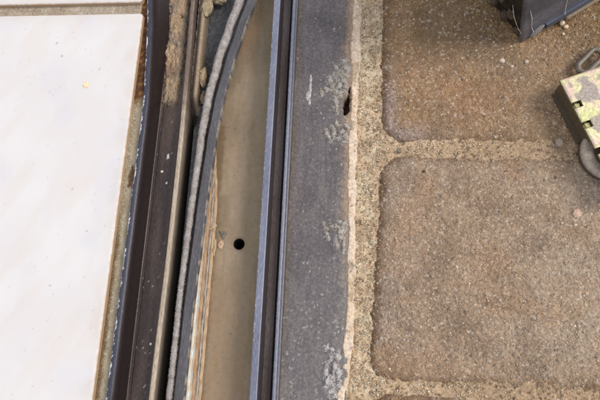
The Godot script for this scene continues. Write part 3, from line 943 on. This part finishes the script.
	for c in crusts:
		var cx: float = c[1]
		var cz: float = c[2]
		var blobs: Array = c[5]
		var thin: bool = c[0] == "paint_fleck"
		var o := put(c[0], field(steps(cx - c[3], minf(cx + c[3], -2.6), 0.24), steps(cz - c[4] * (1.7 if cz < -120.0 and not thin else 1.0), cz + c[4], 0.24), func(x, z):
			var d := -2.0
			for b in blobs:
				d = maxf(d, 1.0 - Vector2((x - b[0]) / b[2], (z - b[1]) / b[3]).length())
			d = d * 0.8 + 0.55 * (0.28 - absf(n_small.get_noise_2d(x * 1.1, z * 1.1))) + 0.35 * n_fine.get_noise_2d(x * 0.9, z * 0.9) + 0.05
			var h := (0.25 if thin else 1.3) * sm(-0.05, 0.5, d) + 0.42 * n_fine.get_noise_2d(x + 30.0, z) * sm(0.0, 0.4, d) * (0.3 if thin else 1.0)
			h -= 7.0 * hole_depth(x, z)
			var k := s8(178, 173, 165).lerp(s8(146, 138, 126), clampf(0.45 + 1.3 * n_small.get_noise_2d(x + 12.0, z * 1.1), 0.0, 1.0))
			if thin:
				k = s8(172, 168, 164)
			elif cz > 0.0:
				k = s8(192, 189, 186).lerp(s8(150, 142, 136), clampf(0.4 + 1.3 * n_small.get_noise_2d(x + 12.0, z * 1.1), 0.0, 1.0))
				var pit := Vector2((x + 9.9) / 1.3, (z - 13.5) / 2.6).length() + 0.4 * n_small.get_noise_2d(x * 2.0, z * 2.0)
				h -= 0.9 * sm(1.0, 0.4, pit)
				k = k.lerp(s8(84, 70, 58), sm(1.0, 0.5, pit))
			elif cz > -60.0:
				var pit2 := Vector2((x + 11.0 - 0.6 * (z + 51.5)) / 1.2, (z + 51.6) / 1.6).length() + 0.4 * n_small.get_noise_2d(x * 2.0, z * 2.0)
				k = k.lerp(s8(74, 66, 58), sm(1.2, 0.5, pit2))
			k = mul(k, 1.55 + 0.2 * n_fine.get_noise_2d(x, z))
			return [h + 0.02, k, d > -0.12 and hole_depth(x, z) < 0.3]).mesh(), M.bead if thin else M.crust)
		tag(o, c[6], "paint fleck" if thin else "mortar", "" if thin else "mortar crusts on the flange")

	# crumbling old filler in the channel and in the slot
	var filler := put("crumbled_filler", field(steps(-113.4, -95.4, 0.35), span(-240, -200, -100, -116, 0.4, 2.0), func(x, z):
		var left := table([[-240.0, -111.4], [-190.0, -110.6], [-178.0, -108.6], [-164.0, -109.6], [-126.0, -108.0], [-116.0, -108.0]], z) + 0.7 * n_small.get_noise_2d(z, 3.0)
		var right := table([[-240.0, -98.0], [-176.0, -97.4], [-150.0, -97.2], [-128.0, -98.4], [-116.0, -98.6]], z) + 1.2 * n_small.get_noise_2d(z, 33.0)
		var near := -122.0 + 2.5 * n_small.get_noise_2d(x * 1.5, 5.0)
		var d := minf(minf(x - left, right - x), near - z)
		d += 1.3 * n_small.get_noise_2d(x, z) + 1.2 * n_mid.get_noise_2d(x * 2.0, z)
		var h := 1.3 * sm(-0.2, 1.4, d) + 0.9 * n_small.get_noise_2d(x * 1.3, z * 0.7) * sm(0.0, 1.0, d) + 0.8 * n_mid.get_noise_2d(x * 1.6, z) * sm(0.0, 2.0, d) + 0.3 * n_fine.get_noise_2d(x, z) + 1.2 * sm(-160.0, -185.0, z)
		h -= 2.2 * sm(1.3, 0.5, Vector2((x + 102.4) / 1.4, (z + 178.0) / 1.6).length())
		var k := s8(188, 160, 130).lerp(s8(150, 136, 120), sm(-0.2, 0.4, n_mid.get_noise_2d(x * 1.4, z * 0.8)))
		k = k.lerp(s8(204, 182, 150), sm(0.1, 0.5, n_small.get_noise_2d(x, z * 0.5)) * 0.8)
		k = k.lerp(s8(128, 106, 90), sm(0.0, 0.5, n_mid.get_noise_2d(x + 70.0, z * 0.7)) * 0.5)
		k = k.lerp(s8(104, 92, 80), sm(-101.5, -98.5, x) * 0.7)
		k = k.lerp(s8(90, 76, 68), sm(-128.0, -122.0, z + 3.0 * n_small.get_noise_2d(x, z)) * 0.7)
		return [0.1 + h, mul(k, 1.2 + 0.3 * n_fine.get_noise_2d(x, z)), d > -0.3]).mesh(), M.crust)
	tag(filler, "crumbling tan filler lying in the far end of the inner channel", "filler")
	var lumps := [
		["filler_lump", Vector3(-86.8, 2.4, -183.5), Vector3(3.6, 2.6, 7.0), 3, s8(178, 160, 130), "olive tan filler lump at the far end between rail and weather strip"],
		["filler_lump", Vector3(-80.0, 2.2, -189.5), Vector3(4.6, 2.6, 4.2), 8, s8(168, 150, 124), "filler lump overhanging the dark slot beside the bowed weather strip"],
		["filler_lump", Vector3(-85.4, 1.4, -139.0), Vector3(2.0, 2.4, 6.0), 14, s8(190, 168, 134), "long pale filler lump halfway down the slot beside the rail"],
		["filler_lump", Vector3(-84.6, 0.4, -127.0), Vector3(1.6, 2.0, 4.0), 19, s8(150, 132, 106), "small dull filler lump where the pile begins to cover the slot"],
	]
	for l in lumps:
		var o := put(l[0], stone(l[2], l[3], mul(l[4], 1.25), 0.6).mesh(), M.crust)
		o.position = l[1] * MM
		tag(o, l[5], "filler", "lumps of old filler in the slot")

# ---------------------------------------------------------------- door leaf corner

func build_leaf() -> void:
	var leaf := base("door_leaf", Vector3(87.6, 1.1, -158.4))
	var turn := Basis(Vector3.UP, deg_to_rad(29.4))
	leaf.basis = turn * Basis(Vector3.RIGHT, deg_to_rad(-11.0)) * Basis(Vector3.BACK, deg_to_rad(8.0))
	tag(leaf, "dark grey aluminium door leaf corner standing on the far paver", "door leaf")
	var paint := func(v: Vector3) -> Color:
		var c := s8(126, 128, 138).lerp(s8(96, 97, 106), clampf(0.5 + n_mid.get_noise_3d(v.x, v.y, v.z), 0.0, 1.0))
		c = c.lerp(s8(140, 130, 118), sm(0.15, 0.6, n_small.get_noise_3d(v.x * 0.6, v.y * 0.6, v.z * 0.6)) * 0.4)
		c = c.lerp(s8(134, 120, 104), sm(5.0, 0.5, v.y) * 0.5)
		return mul(c, 1.2)
	# front skin: a rounded slab, local x to the right, y up, z towards the viewer
	var slab := func(x0: float, x1: float, y0: float, y1: float, z0: float, z1: float, r: float, step: float, tint: Callable) -> Mb:
		var mb := Mb.new()
		var prof := rounded([Vector2(x0, z0), Vector2(x0, z1), Vector2(x1, z1), Vector2(x1, z0)], r)
		var ys := steps(y0, y1, step)
		var Q := PackedVector3Array()
		var K := PackedColorArray()
		for y in ys:
			for p in prof:
				var v := Vector3(p.x, y, p.y)
				Q.append(v)
				K.append(tint.call(v))
		mb.grid(Q, K, prof.size(), ys.size(), true)
		var ids := Geometry2D.triangulate_polygon(prof)
		for t in range(0, ids.size(), 3):
			var a := prof[ids[t]]
			var b := prof[ids[t + 1]]
			var c := prof[ids[t + 2]]
			mb.tri(Vector3(a.x, y0, a.y), Vector3(b.x, y0, b.y), Vector3(c.x, y0, c.y), tint.call(Vector3(a.x, y0, a.y)))
			mb.tri(Vector3(a.x, y1, a.y), Vector3(c.x, y1, c.y), Vector3(b.x, y1, b.y), tint.call(Vector3(a.x, y1, a.y)))
		return mb
	put("face", slab.call(0.0, 90.0, 0.0, 110.0, -2.8, 0.0, 1.1, 1.2, paint).mesh(), M.plate, leaf)
	put("back_face", slab.call(0.0, 90.0, 0.0, 110.0, -34.0, -31.8, 0.7, 4.0, paint).mesh(), M.plate, leaf)
	# side web set back between the two faces: the open edge groove
	put("edge_web", slab.call(1.6, 4.0, 0.3, 110.0, -31.8, -2.2, 0.4, 2.0, func(v: Vector3) -> Color:
		return s8(52, 48, 48).lerp(s8(84, 74, 64), clampf(0.2 + n_small.get_noise_3d(v.x, v.y, v.z) * 1.4, 0.0, 1.0))).mesh(), M.plate, leaf)
	for k in 5:
		var clump := put("dust_clump", stone(Vector3(1.3 + 0.3 * k, 2.6 + 0.8 * (k % 3), 2.4 + 0.5 * (k % 2)), 40 + k, s8(112, 98, 82), 0.5).mesh(), M.crust, leaf)
		clump.position = Vector3(1.2, 2.0 + [1.0, 9.0, 3.0, 15.0, 6.0][k], [-6.0, -12.0, -17.0, -20.0, -26.0][k]) * MM
		# foot trim along the lower edge of the face
	put("foot_trim", slab.call(14.0, 90.0, 1.2, 4.2, 0.02, 1.3, 0.6, 0.6, func(v: Vector3) -> Color:
		return s8(128, 136, 152).lerp(s8(104, 108, 120), sm(40.0, 14.0, v.x + 6.0 * n_mid.get_noise_2d(v.x, v.y)))).mesh(), M.worn, leaf)
	put("foot_gasket", slab.call(26.0, 90.0, -0.8, 1.0, 0.02, 2.0, 0.6, 0.6, func(v: Vector3) -> Color:
		return mul(s8(176, 156, 132), 1.1)).mesh(), M.bead, leaf)
	var plug := stone(Vector3(4.2, 1.5, 1.3), 31, mul(s8(150, 146, 142), 1.15), 0.3)
	var pg := put("edge_plug", plug.mesh(), M.rubber, leaf)
	pg.position = Vector3(9.0, 3.4, 0.4) * MM
	pg.rotation.z = 0.35
	# dusty threads on the face
	var runs := [[Vector3(3.0, 24, 0.25), Vector3(4.4, 17, 0.5), Vector3(5.2, 9, 0.3), Vector3(6.4, 4.6, 0.6)], [Vector3(25, 34, 0.3), Vector3(25.5, 22, 0.6), Vector3(24.8, 12, 0.4), Vector3(24.6, 4, 1.0)], [Vector3(-1.2, 24, -8), Vector3(-1.6, 17, -5.6), Vector3(-0.8, 11, -3.2), Vector3(0.1, 7.0, -1.0)]]
	for r in runs:
		var pts := []
		for k in 13:
			var t := k / 12.0 * 3.0
			var i := mini(int(t), 2)
			pts.append(r[i].lerp(r[i + 1], t - i) + Vector3(0.12 * n_fine.get_noise_2d(k * 0.7, i), 0, 0.05))
		put("dust_thread", tube(pts, func(_t: float) -> float: return 0.2 + 0.14 * n_fine.get_noise_2d(_t * 20.0, 1.0), 6, func(v: Vector3) -> Color:
			return mul(s8(186, 174, 158), 1.0 + 0.3 * n_fine.get_noise_2d(v.y * 2.0, v.x))).mesh(), M.wool, leaf)

# ---------------------------------------------------------------- door roller

func build_roller() -> void:
	var roller := base("door_roller", Vector3(100.8, 0.9, -129.8))
	roller.rotation.y = deg_to_rad(20.5)
	tag(roller, "yellow zinc plated door roller bracket with a worn wheel lying on the paver", "door roller")
	var paint := func(v: Vector3) -> Color:
		var a := n_small.get_noise_2d(v.x * 0.3 + 10.0, v.z * 0.3)
		var b := n_mid.get_noise_2d(v.x * 1.1, v.z * 1.1 + 30.0)
		var c := s8(244, 234, 184).lerp(s8(234, 232, 170), sm(-0.1, 0.4, b))
		c = c.lerp(s8(244, 212, 198), sm(-0.05, 0.3, a + 0.02 * (v.x - 5.0)) * 0.9)
		var t := n_small.get_noise_2d(v.x * 0.32 + 60.0, v.z * 0.32 + 5.0) - 0.03 * absf(v.x - 7.5) + 0.14
		c = c.lerp(s8(172, 162, 155), sm(-0.04, 0.22, t) * sm(1.8, 3.6, v.x) * 0.85)
		return mul(c, 1.08)
	var plain := func(_v: Vector3) -> Color: return s8(196, 190, 122)
	# top plate with two notches and a cut-off gap along its left edge
	var notches := [[13.2, 16.6, 4.4], [24.2, 27.8, 4.2], [38.4, 41.6, 5.5]]
	var xs := steps(0.0, 26.0, 0.4)
	var zz := PackedFloat32Array()
	var cuts := [0.0, 13.2, 16.6, 24.2, 27.8, 38.4, 41.6, 66.0]
	for k in cuts.size() - 1:
		var seg := steps(cuts[k], cuts[k + 1], 0.4)
		if k:
			seg.remove_at(0)
		zz.append_array(seg)
	var top := Mb.new()
	var Q := PackedVector3Array()
	var K := PackedColorArray()
	for z in zz:
		for x in xs:
			var d := minf(minf(x, 26.0 - x), minf(z, 66.0 - z))
			Q.append(Vector3(x, 13.1 - 0.45 * pow(clampf(1.0 - d / 0.8, 0.0, 1.0), 2.0) + 0.05 * n_mid.get_noise_2d(x, z), z))
			K.append(paint.call(Vector3(x, 13, z)))
	top.grid(Q, K, xs.size(), zz.size())
	var kept := PackedInt32Array()
	for t in range(0, top.I.size(), 3):
		var m := (Q[top.I[t]] + Q[top.I[t + 1]] + Q[top.I[t + 2]]) / 3.0
		var out := false
		for q in notches:
			if m.z > q[0] and m.z < q[1] and m.x < q[2]:
				out = true
		if not out:
			kept.append_array([top.I[t], top.I[t + 1], top.I[t + 2]])
	top.I = kept
	var poly := PackedVector2Array([Vector2(0, 0), Vector2(26, 0), Vector2(26, 66), Vector2(0, 66)])
	for k in range(2, -1, -1):
		var q: Array = notches[k]
		poly.append_array([Vector2(0, q[1]), Vector2(q[2], q[1]), Vector2(q[2], q[0]), Vector2(0, q[0])])
	prism(poly, 11.5, 12.66, s8(150, 142, 92), false, top)
	put("top_plate", top.mesh(), M.zinc, roller)
	# side walls
	var wall := func(x0: float, x1: float, z0: float, z1: float, y0: float, y1: float) -> Mesh:
		return prism(PackedVector2Array([Vector2(x0, z0), Vector2(x1, z0), Vector2(x1, z1), Vector2(x0, z1)]), y0, y1, s8(112, 98, 78)).mesh()
	put("side_wall", wall.call(1.6, 3.0, 0.6, 33.0, 0.6, 11.48), M.zinc, roller)
	put("side_wall", wall.call(23.5, 25.0, 0.6, 65.0, 0.0, 11.48), M.zinc, roller)
	put("foot_flange", wall.call(-0.7, 1.58, 2.0, 31.0, 0.4, 1.7), M.zinc, roller)
	# tabs bent down in the notches
	for q in [notches[0], notches[1]]:
		var z0: float = q[0] + 0.9
		var z1: float = q[1] - 0.5
		put("bent_tab", prism(PackedVector2Array([Vector2(1.4, z0), Vector2(3.6, z0), Vector2(3.6, z1), Vector2(1.4, z1)]), 9.4, 11.9, s8(206, 200, 136)).mesh(), M.zinc, roller)
	# wheel: local place of the world point (125, -94.5)
	var rel := Vector2(125.0 - 100.8, -94.5 + 129.8)
	var w := Vector3(rel.x * 0.9367 - rel.y * 0.3502, 0.0, rel.x * 0.3502 + rel.y * 0.9367)
	var wheel := put("wheel", lathe([Vector2(11.6, 0.3), Vector2(13.4, 0.6), Vector2(14.3, 1.6), Vector2(14.4, 3.4), Vector2(14.2, 5.0), Vector2(13.6, 6.2), Vector2(12.6, 6.9), Vector2(11.6, 7.0), Vector2(9.6, 6.85), Vector2(8.6, 6.5), Vector2(8.2, 6.1), Vector2(7.6, 5.9), Vector2(5.0, 5.6), Vector2(4.4, 5.4), Vector2(4.1, 5.6), Vector2(3.4, 5.9), Vector2(0.0, 5.9)], 64, func(v: Vector3) -> Color:
		var r := Vector2(v.x, v.z).length()
		var c := s8(206, 190, 170).lerp(s8(180, 162, 142), clampf(0.5 + n_small.get_noise_2d(v.x, v.z), 0.0, 1.0))
		c = c.lerp(s8(84, 74, 70), sm(13.7, 14.3, r) * sm(5.6, 3.4, v.y))
		return c.lerp(s8(124, 104, 86), sm(9.2, 8.0, r))).mesh(), M.nylon, roller)
	wheel.position = w * MM
	var axle := put("axle", lathe([Vector2(2.6, 5.92), Vector2(2.6, 10.6), Vector2(2.2, 11.2), Vector2(0.0, 11.2)], 20, plain).mesh(), M.worn, roller)
	axle.position = w * MM
	# grey adjusting loop at the far end
	var pts := []
	var c0 := Vector3(19.5, 3.6, -5.6)
	var dir := Vector3(0.86, 0.05, -0.42).normalized()
	var side := Vector3(-dir.z, 0, dir.x)
	for k in 40:
		var t := TAU * k / 40.0
		var run := 9.0 if cos(t) > 0.0 else 0.0
		pts.append(c0 + dir * (run + 3.1 * cos(t)) + side * 3.1 * sin(t))
	put("adjusting_loop", tube(pts, func(_t: float) -> float: return 1.5, 10, func(v: Vector3) -> Color:
		return s8(158, 147, 134).lerp(s8(130, 118, 104), clampf(0.5 + n_small.get_noise_2d(v.x, v.z), 0.0, 1.0)), true).mesh(), M.zinc, roller)

# ---------------------------------------------------------------- crumbs and splinters

func build_bits() -> void:
	var bits := [
		["pebble", Vector3(108.5, 0.9, -64.9), Vector3(1.9, 1.0, 2.4), 101, s8(196, 166, 144), "pinkish pebble alone on the nearer paver right of centre"],
		["pebble", Vector3(102.6, 1.9, -101.2), Vector3(2.1, 1.5, 2.6), 102, s8(142, 128, 110), "dull grey brown pebble between the roller wheel and the paver joint"],
		["pebble", Vector3(77.2, 0.75, -148.0), Vector3(1.5, 0.9, 1.3), 103, s8(196, 180, 162), "pale pebble furthest left below the door leaf corner"],
		["pebble", Vector3(89.8, 0.8, -147.4), Vector3(1.1, 0.8, 1.2), 104, s8(186, 168, 148), "pale pebble directly under the door leaf corner"],
		["pebble", Vector3(82.2, 0.8, -144.6), Vector3(0.9, 0.7, 0.9), 105, s8(200, 180, 160), "tiny pale pebble between two larger ones below the door leaf"],
		["crumb", Vector3(109.2, 2.2, -169.6), Vector3(1.2, 1.2, 1.5), 106, s8(226, 210, 180), "cream crumb stuck at the foot of the door leaf face"],
		["crumb", Vector3(111.2, 1.6, -167.4), Vector3(1.3, 0.9, 1.1), 107, s8(220, 196, 160), "yellowish crumb on the paver in front of the door leaf trim"],
		["crumb", Vector3(109.6, 1.2, -163.4), Vector3(0.7, 0.6, 0.7), 108, s8(222, 204, 188), "smallest crumb lying apart in front of the door leaf"],
		["crumb", Vector3(-147.6, 12.15, -129.3), Vector3(1.6, 0.35, 1.6), 109, s8(242, 214, 170), "flat yellowish crumb on the white floor tile"],
		["crumb", Vector3(-101.2, 0.3, -92.4), Vector3(0.7, 0.4, 1.6), 110, s8(190, 184, 180), "long grey paint chip on the inner channel floor"],
		["crumb", Vector3(-103.6, 0.3, -83.8), Vector3(0.8, 0.4, 0.7), 111, s8(206, 186, 170), "pinkish chip near the left of the inner channel floor"],
		["crumb", Vector3(-100.4, 0.3, -77.4), Vector3(0.6, 0.4, 0.7), 112, s8(190, 178, 168), "dull chip on the inner channel floor close to the rail"],
		["crumb", Vector3(-99.4, 0.3, 6.0), Vector3(0.6, 0.45, 0.7), 113, s8(226, 222, 216), "white chip at the near end of the inner channel floor"],
		["pebble", Vector3(35.2, 1.2, -85.4), Vector3(0.7, 0.5, 0.7), 114, s8(70, 60, 52), "tiny black grit on the nearer paver just below the joint"],
		["pebble", Vector3(22.6, -0.4, -96.8), Vector3(1.2, 0.9, 1.0), 115, s8(120, 112, 100), "dark grit lying in the sandy joint near its left end"],
	]
	for b in bits:
		var o := put(b[0], stone(b[2], b[3], mul(b[4], 1.05), 0.3).mesh(), M.grains)
		o.position = b[1] * MM
		tag(o, b[5], b[0])
	# torn splinters and flakes on the pan
	var flakes := [
		["splinter", [Vector2(-77.0, -52.6), Vector2(-74.4, -54.2), Vector2(-71.6, -55.6), Vector2(-71.0, -54.8), Vector2(-73.6, -53.2), Vector2(-76.6, -51.6)], -0.6, 0.5, s8(222, 196, 162), "pale curled splinter reaching from the layered edge over the pan"],
		["splinter", [Vector2(-72.6, -48.0), Vector2(-71.6, -48.4), Vector2(-71.2, -44.0), Vector2(-72.0, -38.6), Vector2(-72.9, -41.0)], -3.4, 0.9, s8(218, 188, 146), "upright cream splinter lying lengthwise along the pan edge"],
		["paper_flake", [Vector2(-69.8, -47.4), Vector2(-68.2, -47.8), Vector2(-67.4, -45.6), Vector2(-68.2, -43.4), Vector2(-70.0, -43.2), Vector2(-70.8, -45.2)], -3.7, 0.7, s8(224, 190, 158), "peach coloured torn flake left of the drilled hole"],
		["paper_flake", [Vector2(-70.4, -52.8), Vector2(-68.8, -52.2), Vector2(-67.6, -52.8), Vector2(-66.2, -51.4), Vector2(-67.2, -49.8), Vector2(-67.8, -48.2), Vector2(-69.2, -50.2)], -3.6, 0.5, s8(134, 128, 120), "grey torn flake above the peach one beside the drilled hole"],
	]
	for f in flakes:
		var poly := PackedVector2Array(f[1])
		var mb := Mb.new()
		var c := Vector2.ZERO
		for p in poly:
			c += p / poly.size()
		var n := poly.size()
		# a low, slightly domed flake with a bevelled rim
		var cw := Geometry2D.is_polygon_clockwise(poly)
		if not cw:
			poly.reverse()
		var rows := [[1.0, 0.0], [1.0, 0.35], [0.86, 0.8], [0.5, 1.0 ], [0.0, 0.8]]
		var Q := PackedVector3Array()
		var K := PackedColorArray()
		for i in n * 3 + 1:
			var k := float(i % (n * 3)) / 3.0
			var a := poly[int(k) % n]
			var b := poly[(int(k) + 1) % n]
			var q := a.lerp(b, k - int(k))
			q += Vector2(n_fine.get_noise_2dv(q * 2.0), n_fine.get_noise_2dv(q * 2.0 + Vector2(9, 3))) * 0.25
			for r in rows:
				var v := c + (q - c) * float(r[0])
				Q.append(Vector3(v.x, f[2] - 0.1 + f[3] * float(r[1]) + 0.3 * n_small.get_noise_2dv(v), v.y))
				K.append(mul(f[4], 1.1 + 0.3 * n_small.get_noise_2dv(v * 2.0)))
		mb.grid(Q, K, rows.size(), n * 3 + 1)
		var o := put(f[0], mb.mesh(), M.wood)
		tag(o, f[5], "splinter" if f[0] == "splinter" else "flake")

# ---------------------------------------------------------------- scene

func _ready() -> void:
	var cam := Camera3D.new()
	cam.name = "camera"
	cam.transform = Transform3D(Basis(Vector3(0.99465987, -0.09408938, -0.04241377), Vector3(-0.01721527, 0.25394531, -0.96706536), Vector3(0.10176136, 0.96263127, 0.25096943)), Vector3(0, 0.266, 0))
	cam.fov = 41.21
	cam.near = 0.01
	cam.far = 20.0
	add_child(cam)

	var sky_mat := ProceduralSkyMaterial.new()
	sky_mat.sky_top_color = Color(0.925, 0.945, 1.0)
	sky_mat.sky_horizon_color = Color(0.98, 0.97, 0.96)
	sky_mat.sky_curve = 0.2
	sky_mat.ground_bottom_color = Color(0.42, 0.39, 0.35)
	sky_mat.ground_horizon_color = Color(0.7, 0.68, 0.65)
	sky_mat.sun_angle_max = 1.0
	var sky := Sky.new()
	sky.sky_material = sky_mat
	var env := Environment.new()
	env.background_mode = Environment.BG_SKY
	env.sky = sky
	env.background_energy_multiplier = 0.74
	env.tonemap_mode = Environment.TONE_MAPPER_LINEAR
	env.tonemap_exposure = 1.28
	env.sdfgi_enabled = true
	env.ssao_enabled = true
	env.ssil_enabled = true
	var we := WorldEnvironment.new()
	we.name = "world_environment"
	we.environment = env
	add_child(we)

	var sun := DirectionalLight3D.new()
	sun.name = "sun"
	sun.light_energy = 0.6
	sun.light_color = Color(1.0, 0.97, 0.94)
	sun.light_angular_distance = 24.0
	sun.shadow_enabled = true
	add_child(sun)
	sun.look_at_from_position(Vector3(0.95, 0.9, -0.2), Vector3.ZERO)

	make_materials()
	build_pavement()
	build_tiles()
	build_sill()
	build_seal()
	build_leaf()
	build_roller()
	build_bits()
